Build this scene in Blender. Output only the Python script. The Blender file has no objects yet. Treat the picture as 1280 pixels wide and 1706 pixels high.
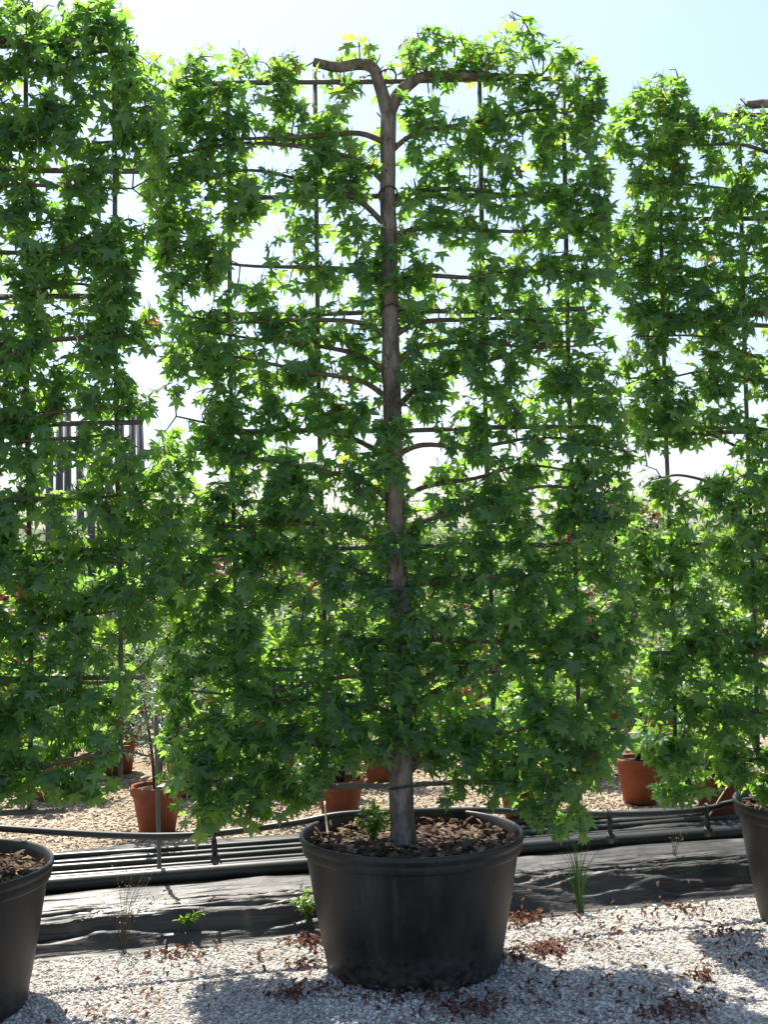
import bpy, math, random
import numpy as np
from mathutils import Vector, Matrix, noise
from math import radians, sin, cos, pi

scene = bpy.context.scene
col = scene.collection

# ------------------------------------------------------------------ camera
PW, PH, F = 1280.0, 1706.0, 2000.0          # photograph size, focal length in its pixels
EYE = Vector((0, 0, 1.6))
PITCH, ROLL = math.atan((930 - PH / 2) / F), radians(-1.0)
CR = (Matrix.Rotation(pi / 2 + PITCH, 3, 'X') @ Matrix.Rotation(ROLL, 3, 'Z'))
cam = bpy.data.cameras.new('camera')
cam.sensor_fit = 'VERTICAL'
cam.sensor_height = 24.0
cam.lens = F / PH * 24.0
cam.clip_start, cam.clip_end = 0.05, 8000
camo = bpy.data.objects.new('camera', cam)
col.objects.link(camo)
camo.matrix_world = Matrix.Translation(EYE) @ CR.to_4x4()
scene.camera = camo

# ------------------------------------------------------------------ sky, sun, exposure
SUN_EL, SUN_AZ = radians(63), radians(-24)   # azimuth from +Y towards +X
world = bpy.data.worlds.new('World')
scene.world = world
world.use_nodes = True
wn = world.node_tree
sky = wn.nodes.new('ShaderNodeTexSky')
sky.sky_type = 'NISHITA'
sky.sun_disc = False
sky.sun_elevation = SUN_EL
sky.sun_rotation = SUN_AZ
sky.air_density = 1.0
sky.dust_density = 2.5
sky.ozone_density = 3.0
wn.nodes['Background'].inputs['Strength'].default_value = 0.08
wn.links.new(sky.outputs[0], wn.nodes['Background'].inputs['Color'])
sund = Vector((sin(SUN_AZ) * cos(SUN_EL), cos(SUN_AZ) * cos(SUN_EL), sin(SUN_EL)))
sl = bpy.data.lights.new('sun', 'SUN')
sl.energy, sl.angle, sl.color = 3.7, radians(0.53), (1.0, 0.94, 0.83)
so = bpy.data.objects.new('sun', sl)
so.rotation_euler = (-sund).to_track_quat('-Z', 'Y').to_euler()
so.location = sund * 30
col.objects.link(so)
scene.view_settings.view_transform = 'Standard'
scene.view_settings.look = 'None'
scene.view_settings.gamma = 1.0
scene.view_settings.use_curve_mapping = False
scene.view_settings.exposure = 1.7
scene.cycles.max_bounces = 14
scene.cycles.diffuse_bounces = 9
scene.cycles.transmission_bounces = 9

rng = np.random.default_rng(7)
random.seed(7)

# ------------------------------------------------------------------ row frame: u along the pots, v away from the camera
TH = radians(13.5)
def ray(px, py):
    return CR @ Vector((px - PW / 2, PH / 2 - py, -F))
def on_ground(px, py, z=0.0):
    d = ray(px, py)
    return EYE + d * ((z - EYE.z) / d.z)
ORG = on_ground(690, 1604)
ORG.z = 0
ROWM = Matrix.Translation(ORG) @ Matrix.Rotation(TH, 4, 'Z')
ROWI = ROWM.inverted()
def row(u, v, z=0.0):
    return ROWM @ Vector((u, v, z))
def on_row(px, py, v=0.0):
    """point of the vertical plane at row distance v, in row coordinates (u, v, z)"""
    o, d = ROWI @ EYE, ROWI.to_3x3() @ ray(px, py)
    return o + d * ((v - o.y) / d.y)

# ------------------------------------------------------------------ helpers
def tag(o, label=None, cat=None, group=None, kind=None):
    if label: o['label'] = label
    if cat: o['category'] = cat
    if group: o['group'] = group
    if kind: o['kind'] = kind
    return o

def mesh(name, v, f, mat=None, smooth=True):
    m = bpy.data.meshes.new(name)
    m.from_pydata([tuple(p) for p in v], [], [tuple(q) for q in f])
    if mat: m.materials.append(mat)
    if smooth:
        m.polygons.foreach_set('use_smooth', [True] * len(m.polygons))
    m.update()
    return m

def np_mesh(name, V, T, mat, smooth=False, attr=None):
    """triangle mesh from numpy arrays"""
    m = bpy.data.meshes.new(name)
    n, k = len(V), len(T)
    m.vertices.add(n)
    m.vertices.foreach_set('co', np.ascontiguousarray(V, dtype=np.float32).ravel())
    m.loops.add(3 * k)
    m.loops.foreach_set('vertex_index', np.ascontiguousarray(T, dtype=np.int32).ravel())
    m.polygons.add(k)
    m.polygons.foreach_set('loop_start', np.arange(0, 3 * k, 3, dtype=np.int32))
    m.polygons.foreach_set('loop_total', np.full(k, 3, dtype=np.int32))
    m.polygons.foreach_set('use_smooth', np.full(k, smooth, dtype=bool))
    if attr is not None:
        a = m.attributes.new('tint', 'FLOAT', 'POINT')
        a.data.foreach_set('value', np.ascontiguousarray(attr, dtype=np.float32))
    m.materials.append(mat)
    m.update(calc_edges=True)
    m.validate()
    return m

def obj(name, me, parent=None, M=None):
    o = bpy.data.objects.new(name, me)
    col.objects.link(o)
    if parent: o.parent = parent
    if M is not None: o.matrix_basis = M
    return o

def empty(name, M):
    o = bpy.data.objects.new(name, None)
    o.empty_display_size = 0.1
    col.objects.link(o)
    o.matrix_basis = M
    return o

def copy_tree(o, parent=None):
    c = o.copy()
    col.objects.link(c)
    c.parent = parent
    for ch in list(o.children):
        copy_tree(ch, c)
    return c

class MB:
    def __init__(s): s.v, s.f = [], []
    def add(s, v, f):
        b = len(s.v)
        s.v += [tuple(p) for p in v]
        s.f += [tuple(i + b for i in q) for q in f]
        return s
    def tube(s, pts, rad, n=8, cap=True, wob=0.0):
        pts = [Vector(p) for p in pts]
        if not hasattr(rad, '__len__'): rad = [rad] * len(pts)
        v, f = [], []
        ref = Vector((0.13, 0.91, 0.39))
        for i, p in enumerate(pts):
            t = (pts[min(i + 1, len(pts) - 1)] - pts[max(i - 1, 0)]).normalized()
            if abs(t.dot(ref)) > 0.95: ref = Vector((0.9, 0.1, 0.4))
            a = (ref - t * ref.dot(t)).normalized()
            ref = a
            b = t.cross(a)
            for k in range(n):
                w = 2 * pi * k / n
                r = rad[i] * (1 + (wob * noise.noise(Vector((p.x * 9 + k * 1.7, p.y * 9, p.z * 9))) if wob else 0))
                v.append(p + (a * cos(w) + b * sin(w)) * r)
        for i in range(len(pts) - 1):
            for k in range(n):
                j = (k + 1) % n
                f.append((i * n + k, i * n + j, (i + 1) * n + j, (i + 1) * n + k))
        if cap:
            f.append(tuple(range(n - 1, -1, -1)))
            f.append(tuple(range((len(pts) - 1) * n, len(pts) * n)))
        return s.add(v, f)
    def lathe(s, prof, n=48, wob=None):
        v, f = [], []
        for i, (r, z) in enumerate(prof):
            for k in range(n):
                w = 2 * pi * k / n
                rr = r * (1 + (wob(w, z) if wob else 0))
                v.append((rr * cos(w), rr * sin(w), z))
        for i in range(len(prof) - 1):
            for k in range(n):
                j = (k + 1) % n
                f.append((i * n + k, i * n + j, (i + 1) * n + j, (i + 1) * n + k))
        return s.add(v, f)
    def box(s, c, h, R=None):
        c = Vector(c)
        v = []
        for x in (-1, 1):
            for y in (-1, 1):
                for z in (-1, 1):
                    p = Vector((x * h[0], y * h[1], z * h[2]))
                    v.append(c + (R @ p if R else p))
        return s.add(v, [(0, 1, 3, 2), (4, 6, 7, 5), (0, 4, 5, 1), (2, 3, 7, 6), (0, 2, 6, 4), (1, 5, 7, 3)])
    def mesh(s, name, mat, smooth=True):
        return mesh(name, s.v, s.f, mat, smooth)

def smooth_path(pts, n):
    """Catmull-Rom through pts (any dimension), n points per span"""
    P = [np.array(p, float) for p in pts]
    P = [2 * P[0] - P[1]] + P + [2 * P[-1] - P[-2]]
    out = []
    for i in range(1, len(P) - 2):
        for k in range(n):
            t = k / n
            a, b, c, d = P[i - 1:i + 3]
            out.append(0.5 * (2 * b + (c - a) * t + (2 * a - 5 * b + 4 * c - d) * t * t + (3 * b - a - 3 * c + d) * t ** 3))
    out.append(P[-2])
    return out

# ------------------------------------------------------------------ materials
def new_mat(name):
    m = bpy.data.materials.new(name)
    m.use_nodes = True
    return m, m.node_tree, m.node_tree.nodes['Principled BSDF']

def nd(nt, kind, **kw):
    n = nt.nodes.new(kind)
    for k, v in kw.items():
        if k in n.inputs: n.inputs[k].default_value = v
        else: setattr(n, k, v)
    return n

def ramp(nt, src, stops):
    r = nt.nodes.new('ShaderNodeValToRGB')
    e = r.color_ramp.elements
    while len(e) < len(stops): e.new(0.5)
    for x, (p, c) in zip(e, stops):
        x.position, x.color = p, (*c, 1)
    nt.links.new(src, r.inputs[0])
    return r

def coords(nt, scale=(1, 1, 1)):
    g = nt.nodes.new('ShaderNodeNewGeometry')
    mp = nd(nt, 'ShaderNodeMapping')
    mp.inputs['Scale'].default_value = scale
    nt.links.new(g.outputs['Position'], mp.inputs[0])
    return mp.outputs[0]

def noisy(name, stops, scale, rough=0.8, bump=0.0, stretch=(1, 1, 1), bscale=None, spec=0.5, detail=6, dist=0.01):
    m, nt, b = new_mat(name)
    c = coords(nt, stretch)
    n = nd(nt, 'ShaderNodeTexNoise', Scale=scale, Detail=detail, Roughness=0.6)
    nt.links.new(c, n.inputs['Vector'])
    nt.links.new(ramp(nt, n.outputs['Fac'], stops).outputs[0], b.inputs['Base Color'])
    b.inputs['Roughness'].default_value = rough
    b.inputs['Specular IOR Level'].default_value = spec
    if bump:
        n2 = nd(nt, 'ShaderNodeTexNoise', Scale=bscale or scale * 2, Detail=8)
        nt.links.new(c, n2.inputs['Vector'])
        bp = nd(nt, 'ShaderNodeBump', Strength=bump, Distance=dist)
        nt.links.new(n2.outputs['Fac'], bp.inputs['Height'])
        nt.links.new(bp.outputs[0], b.inputs['Normal'])
    return m

def leafy(name, stops, trans, tfac=0.45, rough=0.42, spec=0.45, nscale=9):
    """thin leaf: reflects its base colour, passes sunlight in a yellower green; per-leaf tint attribute"""
    m, nt, b = new_mat(name)
    at = nd(nt, 'ShaderNodeAttribute', attribute_name='tint')
    n = nd(nt, 'ShaderNodeTexNoise', Scale=nscale, Detail=3.0)
    nt.links.new(coords(nt), n.inputs['Vector'])
    mx = nd(nt, 'ShaderNodeMath', operation='MULTIPLY_ADD')
    nt.links.new(n.outputs['Fac'], mx.inputs[0])
    mx.inputs[1].default_value = 0.5
    ad = nd(nt, 'ShaderNodeMath', operation='ADD')
    ad.inputs[1].default_value = -0.25
    nt.links.new(at.outputs['Fac'], ad.inputs[0])
    nt.links.new(ad.outputs[0], mx.inputs[2])
    nt.links.new(ramp(nt, mx.outputs[0], stops).outputs[0], b.inputs['Base Color'])
    b.inputs['Roughness'].default_value = rough
    b.inputs['Specular IOR Level'].default_value = spec
    tr = nd(nt, 'ShaderNodeBsdfTranslucent')
    nt.links.new(ramp(nt, mx.outputs[0], trans).outputs[0], tr.inputs['Color'])
    ms = nd(nt, 'ShaderNodeMixShader')
    ms.inputs[0].default_value = tfac
    nt.links.new(b.outputs[0], ms.inputs[1])
    nt.links.new(tr.outputs[0], ms.inputs[2])
    nt.links.new(ms.outputs[0], nt.nodes['Material Output'].inputs['Surface'])
    return m

M_LEAF = leafy('sweetgum_leaf',
               [(0.0, (0.040, 0.100, 0.056)), (0.45, (0.062, 0.142, 0.066)), (0.9, (0.096, 0.190, 0.056)), (1.0, (0.13, 0.09, 0.035))],
               [(0.0, (0.20, 0.43, 0.07)), (0.5, (0.33, 0.58, 0.07)), (0.92, (0.52, 0.68, 0.07)), (1.0, (0.38, 0.22, 0.05))], 0.56, 0.40, 0.65)
M_BARK = noisy('grey_bark', [(0.3, (0.07, 0.055, 0.043)), (0.46, (0.155, 0.128, 0.105)), (0.6, (0.235, 0.20, 0.17)), (0.75, (0.31, 0.275, 0.24))], 24, 0.95, 1.0, (1, 1, 0.34), 46, 0.15, dist=0.035)
M_TWIG = noisy('twig_bark', [(0.3, (0.06, 0.045, 0.03)), (0.7, (0.15, 0.12, 0.08))], 30, 0.85, 0.3)
M_CANE = noisy('weathered_cane', [(0.3, (0.055, 0.05, 0.045)), (0.7, (0.16, 0.145, 0.125))], 12, 0.7, 0.3, (1, 1, 1), 40)
M_TIE = noisy('dark_tie', [(0.3, (0.015, 0.015, 0.015)), (0.7, (0.03, 0.03, 0.03))], 30, 0.6)
def pot_mat():
    m, nt, b = new_mat('black_plastic_pot')
    tc = nd(nt, 'ShaderNodeTexCoord')
    def ns(scale, stretch, detail=6.0):
        mp = nd(nt, 'ShaderNodeMapping'); mp.inputs['Scale'].default_value = stretch
        nt.links.new(tc.outputs['Object'], mp.inputs[0])
        n = nd(nt, 'ShaderNodeTexNoise', Scale=scale, Detail=detail, Roughness=0.62)
        nt.links.new(mp.outputs[0], n.inputs['Vector'])
        return n.outputs['Fac']
    def mul(a, c, op='MULTIPLY'):
        x = nd(nt, 'ShaderNodeMath', operation=op, use_clamp=True)
        nt.links.new(a, x.inputs[0])
        if isinstance(c, float): x.inputs[1].default_value = c
        else: nt.links.new(c, x.inputs[1])
        return x.outputs[0]
    sep = nd(nt, 'ShaderNodeSeparateXYZ')
    nt.links.new(tc.outputs['Object'], sep.inputs[0])
    low = ramp(nt, sep.outputs['Z'], [(0.0, (1, 1, 1)), (0.05, (.55,) * 3), (0.16, (0, 0, 0))]).outputs[0]
    dust = ramp(nt, ns(5.0, (1, 1, .5)), [(0.45, (0, 0, 0)), (0.75, (.7,) * 3)]).outputs[0]
    runs = ramp(nt, ns(22.0, (1, 1, .06)), [(0.55, (0, 0, 0)), (0.72, (.45,) * 3)]).outputs[0]
    scuff = ramp(nt, ns(9.0, (.5, .5, 9)), [(0.66, (0, 0, 0)), (0.74, (.6,) * 3)]).outputs[0]
    spl = mul(low, ramp(nt, ns(30.0, (1, 1, 1)), [(0.4, (0, 0, 0)), (0.6, (1, 1, 1))]).outputs[0])
    f = mul(mul(mul(dust, runs, 'ADD'), scuff, 'ADD'), 0.5)
    f = mul(f, spl, 'ADD')
    mx = nd(nt, 'ShaderNodeMixRGB')
    mx.inputs[1].default_value = (0.013, 0.012, 0.011, 1)
    mx.inputs[2].default_value = (0.10, 0.088, 0.074, 1)
    nt.links.new(f, mx.inputs[0])
    nt.links.new(mx.outputs[0], b.inputs['Base Color'])
    nt.links.new(ramp(nt, f, [(0, (.42,) * 3), (1, (.85,) * 3)]).outputs[0], b.inputs['Roughness'])
    b.inputs['Specular IOR Level'].default_value = 0.35
    bp = nd(nt, 'ShaderNodeBump', Strength=0.12, Distance=0.004)
    nt.links.new(ns(50.0, (1, 1, 1)), bp.inputs['Height'])
    nt.links.new(bp.outputs[0], b.inputs['Normal'])
    return m
M_POT = pot_mat()
M_SOIL = noisy('potting_soil', [(0.3, (0.025, 0.017, 0.012)), (0.55, (0.075, 0.05, 0.033)), (0.75, (0.16, 0.11, 0.075))], 40, 0.95, 1.0, (1, 1, 1), 60, 0.2, dist=0.02)
M_PIPE = noisy('black_pipe', [(0.3, (0.012, 0.012, 0.014)), (0.6, (0.022, 0.022, 0.024)), (0.8, (0.06, 0.058, 0.055))], 9, 0.36, 0.06, (0.4, 1, 1), 50, 0.5, dist=0.003)
M_TERRA = noisy('terracotta', [(0.3, (0.20, 0.062, 0.035)), (0.55, (0.28, 0.088, 0.046)), (0.8, (0.36, 0.15, 0.085))], 8, 0.85, 0.3, (1, 1, 1), 60, 0.2, dist=0.004)
M_STEM = noisy('shrub_stem', [(0.3, (0.06, 0.045, 0.03)), (0.7, (0.14, 0.11, 0.08))], 20, 0.9, 0.4)
M_POLE = noisy('grey_pole', [(0.3, (0.06, 0.058, 0.06)), (0.7, (0.13, 0.125, 0.125))], 6, 0.85, 0.3, (1, 1, 0.2))
M_STAKE = noisy('grey_stake', [(0.3, (0.13, 0.12, 0.10)), (0.7, (0.25, 0.23, 0.2))], 10, 0.8, 0.3, (1, 1, 0.2))
M_TUBE = noisy('pale_tube', [(0.3, (0.35, 0.28, 0.22)), (0.7, (0.5, 0.42, 0.34))], 10, 0.5)
M_GREEN = leafy('shrub_leaf', [(0, (0.035, 0.10, 0.02)), (1, (0.09, 0.20, 0.03))], [(0, (0.2, 0.42, 0.03)), (1, (0.42, 0.6, 0.05))], 0.4)
M_SILVER = leafy('silver_leaf', [(0, (0.08, 0.13, 0.09)), (1, (0.17, 0.22, 0.16))], [(0, (0.18, 0.28, 0.14)), (1, (0.32, 0.4, 0.22))], 0.25)
M_VARIEG = leafy('pale_leaf', [(0, (0.08, 0.16, 0.05)), (1, (0.26, 0.32, 0.18))], [(0, (0.3, 0.45, 0.1)), (1, (0.5, 0.55, 0.25))], 0.35)
M_RED = leafy('red_leaf', [(0, (0.045, 0.012, 0.014)), (1, (0.11, 0.028, 0.028))], [(0, (0.16, 0.02, 0.025)), (1, (0.28, 0.05, 0.04))], 0.2)
M_TREELEAF = leafy('far_leaf', [(0, (0.03, 0.07, 0.02)), (1, (0.075, 0.14, 0.03))], [(0, (0.14, 0.28, 0.03)), (1, (0.3, 0.42, 0.05))], 0.35)
M_DRY = leafy('dry_litter', [(0, (0.06, 0.028, 0.026)), (0.6, (0.13, 0.062, 0.052)), (1, (0.24, 0.16, 0.11))], [(0, (0.2, 0.06, 0.03)), (1, (0.4, 0.2, 0.1))], 0.2, 0.8, 0.2)
M_CHIP = leafy('bark_chip', [(0, (0.03, 0.02, 0.013)), (0.6, (0.08, 0.05, 0.033)), (1, (0.22, 0.16, 0.11))], [(0, (0.1, 0.06, 0.03)), (1, (0.2, 0.12, 0.08))], 0.05, 0.9, 0.2)
M_GRASS = leafy('grass_blade', [(0, (0.09, 0.17, 0.05)), (1, (0.24, 0.30, 0.12))], [(0, (0.2, 0.36, 0.05)), (1, (0.4, 0.5, 0.1))], 0.35)
M_STRAW = leafy('dry_stem', [(0, (0.10, 0.085, 0.055)), (1, (0.22, 0.19, 0.13))], [(0, (0.3, 0.25, 0.15)), (1, (0.4, 0.35, 0.2))], 0.2)
M_PEB = leafy('pale_pebble', [(0, (0.22, 0.21, 0.20)), (0.35, (0.40, 0.38, 0.355)), (0.75, (0.52, 0.50, 0.46)), (1, (0.66, 0.63, 0.57))], [(0, (0.3,) * 3), (1, (0.5,) * 3)], 0.0, 0.85, 0.25, 60)
M_PEB2 = leafy('tan_pebble', [(0, (0.16, 0.12, 0.085)), (0.4, (0.32, 0.255, 0.19)), (1, (0.50, 0.42, 0.33))], [(0, (0.3,) * 3), (1, (0.5,) * 3)], 0.0, 0.85, 0.25, 60)
M_WALL = noisy('shed_wall', [(0.3, (0.2, 0.12, 0.08)), (0.7, (0.3, 0.2, 0.14))], 3, 0.9, 0.3, (1, 1, 0.2))
M_ROOF = noisy('slate_roof', [(0.3, (0.05, 0.06, 0.08)), (0.7, (0.1, 0.115, 0.14))], 4, 0.6, 0.3)
M_DOOR = noisy('shed_door', [(0.3, (0.07, 0.06, 0.05)), (0.7, (0.12, 0.1, 0.08))], 4, 0.7)
M_HILL = noisy('wooded_hill', [(0.3, (0.03, 0.05, 0.025)), (0.7, (0.07, 0.085, 0.045))], 0.02, 0.95)

def gravel_mat(name, a, b_, c_, sc):
    m, nt, b = new_mat(name)
    co = coords(nt)
    vo = nd(nt, 'ShaderNodeTexVoronoi', Scale=sc)
    nt.links.new(co, vo.inputs['Vector'])
    sep = nd(nt, 'ShaderNodeSeparateColor')
    nt.links.new(vo.outputs['Color'], sep.inputs[0])
    r1 = ramp(nt, sep.outputs[0], [(0, a), (0.6, b_), (1, c_)])
    ns = nd(nt, 'ShaderNodeTexNoise', Scale=1.6, Detail=5.0)
    nt.links.new(co, ns.inputs['Vector'])
    r2 = ramp(nt, ns.outputs['Fac'], [(0.3, (0.72, 0.68, 0.62)), (0.6, (1, 1, 1))])
    mx = nd(nt, 'ShaderNodeMixRGB', blend_type='MULTIPLY')
    mx.inputs[0].default_value = 1
    nt.links.new(r1.outputs[0], mx.inputs[1])
    nt.links.new(r2.outputs[0], mx.inputs[2])
    nt.links.new(mx.outputs[0], b.inputs['Base Color'])
    b.inputs['Roughness'].default_value = 0.9
    b.inputs['Specular IOR Level'].default_value = 0.2
    bp = nd(nt, 'ShaderNodeBump', Strength=0.9, Distance=0.012, invert=True)
    nt.links.new(vo.outputs['Distance'], bp.inputs['Height'])
    nt.links.new(bp.outputs[0], b.inputs['Normal'])
    return m
M_GRAVEL = gravel_mat('gravel', (0.14, 0.13, 0.12), (0.34, 0.32, 0.29), (0.52, 0.49, 0.44), 95)
M_GRAVEL2 = gravel_mat('tan_gravel', (0.12, 0.095, 0.07), (0.28, 0.225, 0.17), (0.44, 0.37, 0.29), 45)

def sheet_mat():
    m, nt, b = new_mat('black_sheet')
    co = coords(nt)
    n = nd(nt, 'ShaderNodeTexNoise', Scale=3.5, Detail=8.0, Roughness=0.65)
    nt.links.new(co, n.inputs['Vector'])
    nt.links.new(ramp(nt, n.outputs['Fac'], [(0.35, (0.012, 0.012, 0.013)), (0.56, (0.03, 0.029, 0.028)), (0.75, (0.13, 0.12, 0.11))]).outputs[0], b.inputs['Base Color'])
    nt.links.new(ramp(nt, n.outputs['Fac'], [(0.35, (0.40,) * 3), (0.75, (0.66,) * 3)]).outputs[0], b.inputs['Roughness'])
    tc = nd(nt, 'ShaderNodeTexCoord')
    mp = nd(nt, 'ShaderNodeMapping')
    mp.inputs['Scale'].default_value = (2.2, 26, 26)
    nt.links.new(tc.outputs['Object'], mp.inputs[0])
    n2 = nd(nt, 'ShaderNodeTexNoise', Scale=1.0, Detail=5.0, Distortion=0.6)
    nt.links.new(mp.outputs[0], n2.inputs['Vector'])
    bp = nd(nt, 'ShaderNodeBump', Strength=0.75, Distance=0.02)
    nt.links.new(n2.outputs['Fac'], bp.inputs['Height'])
    nt.links.new(bp.outputs[0], b.inputs['Normal'])
    return m
M_SHEET = sheet_mat()

# ------------------------------------------------------------------ ground
BACK_Z = 0.10
def sstep(a, b, x):
    t = min(1, max(0, (x - a) / (b - a)))
    return t * t * (3 - 2 * t)
def edge_v(u):          # where the front gravel meets the black sheet
    return 0.44 + 0.025 * noise.noise(Vector((u * 2.3, 0.3, 0))) + 0.012 * noise.noise(Vector((u * 9, 1.3, 0)))
def ground_z(u, v):
    z = BACK_Z * sstep(0.46, 0.64, v)
    if abs(u) < 8 and v < 9:
        z += 0.012 * noise.noise(Vector((u * 1.7, v * 1.7, 4.0))) * (1 - sstep(6, 9, v))
    return z
us = sorted(set([-3500, -1200, -400, -120, -40, -16, -8] + [x * 0.1 for x in range(-60, 61)] + [8, 16, 40, 120, 400, 1200, 3500]))
vs = sorted(set([-600, -100, -20, -8, -4] + [x * 0.1 for x in range(-30, 5)] + [0.44, 0.46, 0.5, 0.55, 0.6, 0.64] + [x * 0.1 for x in range(7, 60)] + [7, 8, 9, 12, 20, 40, 100, 300, 900, 3000]))
gv = [(u, v, ground_z(u, v)) for v in vs for u in us]
nu = len(us)
gf = [(j * nu + i, j * nu + i + 1, (j + 1) * nu + i + 1, (j + 1) * nu + i) for j in range(len(vs) - 1) for i in range(nu - 1)]
gm = mesh('ground', gv, gf, M_GRAVEL)
gm.materials.append(M_GRAVEL2)
nf = nu - 1
for p in gm.polygons:
    if vs[p.index // nf] > 0.6: p.material_index = 1
g = obj('ground', gm, None, ROWM)
tag(g, kind='structure', label='pale gravel ground of the nursery yard')

# pebbles on the near gravel and behind the pipes: real stones, far too many to count
ico_v = []
phi = (1 + 5 ** .5) / 2
for a, b in ((-1, phi), (1, phi), (-1, -phi), (1, -phi)):
    ico_v += [(a, b, 0)]
for a, b in ((-1, phi), (1, phi), (-1, -phi), (1, -phi)):
    ico_v += [(0, a, b)]
for a, b in ((phi, -1), (phi, 1), (-phi, -1), (-phi, 1)):
    ico_v += [(a, 0, b)]
ICO = np.array(ico_v) / np.linalg.norm(ico_v[0])
ICOT = np.array([(0, 11, 5), (0, 5, 1), (0, 1, 7), (0, 7, 10), (0, 10, 11), (1, 5, 9), (5, 11, 4), (11, 10, 2), (10, 7, 6), (7, 1, 8),
                 (3, 9, 4), (3, 4, 2), (3, 2, 6), (3, 6, 8), (3, 8, 9), (4, 9, 5), (2, 4, 11), (6, 2, 10), (8, 6, 7), (9, 8, 1)])
def pebbles(name, mat, n, u0, u1, v0, v1, s0, s1, zf, keep, label):
    u = rng.uniform(u0, u1, n); v = rng.uniform(v0, v1, n)
    k = np.array([keep(a, b) for a, b in zip(u, v)])
    u, v = u[k], v[k]
    n = len(u)
    s = rng.uniform(s0, s1, n) * rng.choice([.7, 1, 1, 1, 1.35, 1.9], n, p=[.25, .3, .2, .1, .11, .04])
    z = np.array([zf(a, b) for a, b in zip(u, v)]) + s * 0.12
    q = rng.normal(size=(n, 3, 3))
    Q = np.linalg.qr(q)[0]
    sc = np.stack([s, s * rng.uniform(.6, .95, n), s * rng.uniform(.45, .75, n)], 1)
    V = ICO[None] * (1 + rng.normal(0, .10, (n, 12, 1)))
    V = np.einsum('nij,nkj->nki', Q, V * sc[:, None, :])
    V[:, :, 2] *= 0.8
    V += np.stack([u, v, z], 1)[:, None]
    T = ICOT[None] + (np.arange(n) * 12)[:, None, None]
    pat = np.array([noise.noise(Vector((a * 2.2, b * 2.2, 8))) + .6 * noise.noise(Vector((a * 6, b * 6, 3))) for a, b in zip(u, v)])
    t = np.repeat(np.clip(rng.uniform(0, 1, n) + pat * .45 - .04, 0, 1), 12)
    o = obj(name, np_mesh(name, V.reshape(-1, 3), T.reshape(-1, 3), mat, False, t), None, ROWM)
    return tag(o, label, 'gravel', kind='stuff')
POT_R0, POT_R1, POT_H = 0.345, 0.443, 0.515
POTS = [(-1.815, 0.0), (0.0, 0.0), (1.92, 0.0)]
def keep_front(u, v):
    if v > edge_v(u) + 0.02: return False
    return all((u - a) ** 2 + (v - b) ** 2 > (POT_R0 - 0.01) ** 2 for a, b in POTS)
pebbles('gravel', M_PEB, 42000, -2.0, 2.3, -0.95, 0.52, 0.0045, 0.0088, ground_z, keep_front, 'loose pale grey gravel stones around the big black pots')
pebbles('gravel', M_PEB2, 15000, -2.8, 4.0, 1.55, 3.6, 0.008, 0.016, ground_z, lambda u, v: v > 1.62, 'loose tan gravel stones behind the bundle of pipes')

# ------------------------------------------------------------------ black plastic sheet
def sheet_z(u, v):
    e = edge_v(u)
    hgt = 0.118 + 0.02 * noise.noise(Vector((u * 0.9, 7, 0)))
    z = 0.004 + hgt * sstep(e - 0.01, e + 0.10, v) + 0.03 * sstep(0.6, 0.95, v)
    fr = sstep(e - 0.01, e + 0.06, v) * (1 - 0.6 * sstep(0.6, 0.8, v))
    w = noise.noise(Vector((u * 0.9 + 3, v * 26 + 1.5 * noise.noise(Vector((u * .8, v, 2))), 0)))
    w2 = noise.noise(Vector((u * 1.9 - 8, v * 60 + 2 * noise.noise(Vector((u * 1.5, 3, v * 3))), 5)))
    z += fr * (0.036 * (1 - abs(w) * 2.4) - .014 + 0.012 * (1 - abs(w2) * 3))
    return max(z, ground_z(u, v) + 0.006)
su = [x * 0.03 for x in range(-110, 141)]
sv = [0.40 + k * 0.005 for k in range(60)] + [0.70 + k * 0.012 for k in range(14)] + [0.87 + k * 0.05 for k in range(17)]
v_ = []
for v in sv:
    for u in su:
        vv = v + (edge_v(u) - 0.44) * (1 - sstep(0.5, 0.8, v))
        zz = sheet_z(u, vv)
        if v < 0.42: zz = -0.01
        v_.append((u, vv, zz))
n = len(su)
f_ = [(j * n + i, j * n + i + 1, (j + 1) * n + i + 1, (j + 1) * n + i) for j in range(len(sv) - 1) for i in range(n - 1)]
sh = obj('plastic_sheet', mesh('plastic_sheet', v_, f_, M_SHEET), None, ROWM)
sd = sh.modifiers.new('thick', 'SOLIDIFY'); sd.thickness = 0.003; sd.offset = -1
tag(sh, 'wrinkled black plastic sheet laid along the ground under the bundle of pipes', 'plastic sheet')

# ------------------------------------------------------------------ pipes lying on the sheet
def lying_pipe(v0, r, label, seed, dz=0.0, amp=0.01):
    mb = MB()
    pts = []
    for k in range(60):
        u = -3.3 + k * 7.4 / 59
        v = v0 + amp * noise.noise(Vector((u * .7, seed, 0))) * 2
        pts.append((u, v, sheet_z(u, v) * 0 + 0.142 + r + dz + 0.004 * noise.noise(Vector((u * 1.1, seed + 9, 0)))))
    mb.tube(pts, r, 12)
    o = obj('irrigation_pipe', mb.mesh('irrigation_pipe', M_PIPE), None, ROWM)
    return tag(o, label, 'pipe', 'pipes lying on the black sheet')
lying_pipe(0.93, 0.036, 'thick black pipe lying along the front of the pipe bundle', 1)
for i, (v0, r) in enumerate(((1.02, .015), (1.10, .019), (1.19, .015), (1.29, .02), (1.40, .016), (1.52, .018))):
    nm = ['first', 'second', 'third', 'fourth', 'fifth', 'sixth'][i]
    lying_pipe(v0, r, 'thin black irrigation pipe, %s behind the thick pipe' % nm, 3 + i * 2, amp=0.015)

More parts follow.
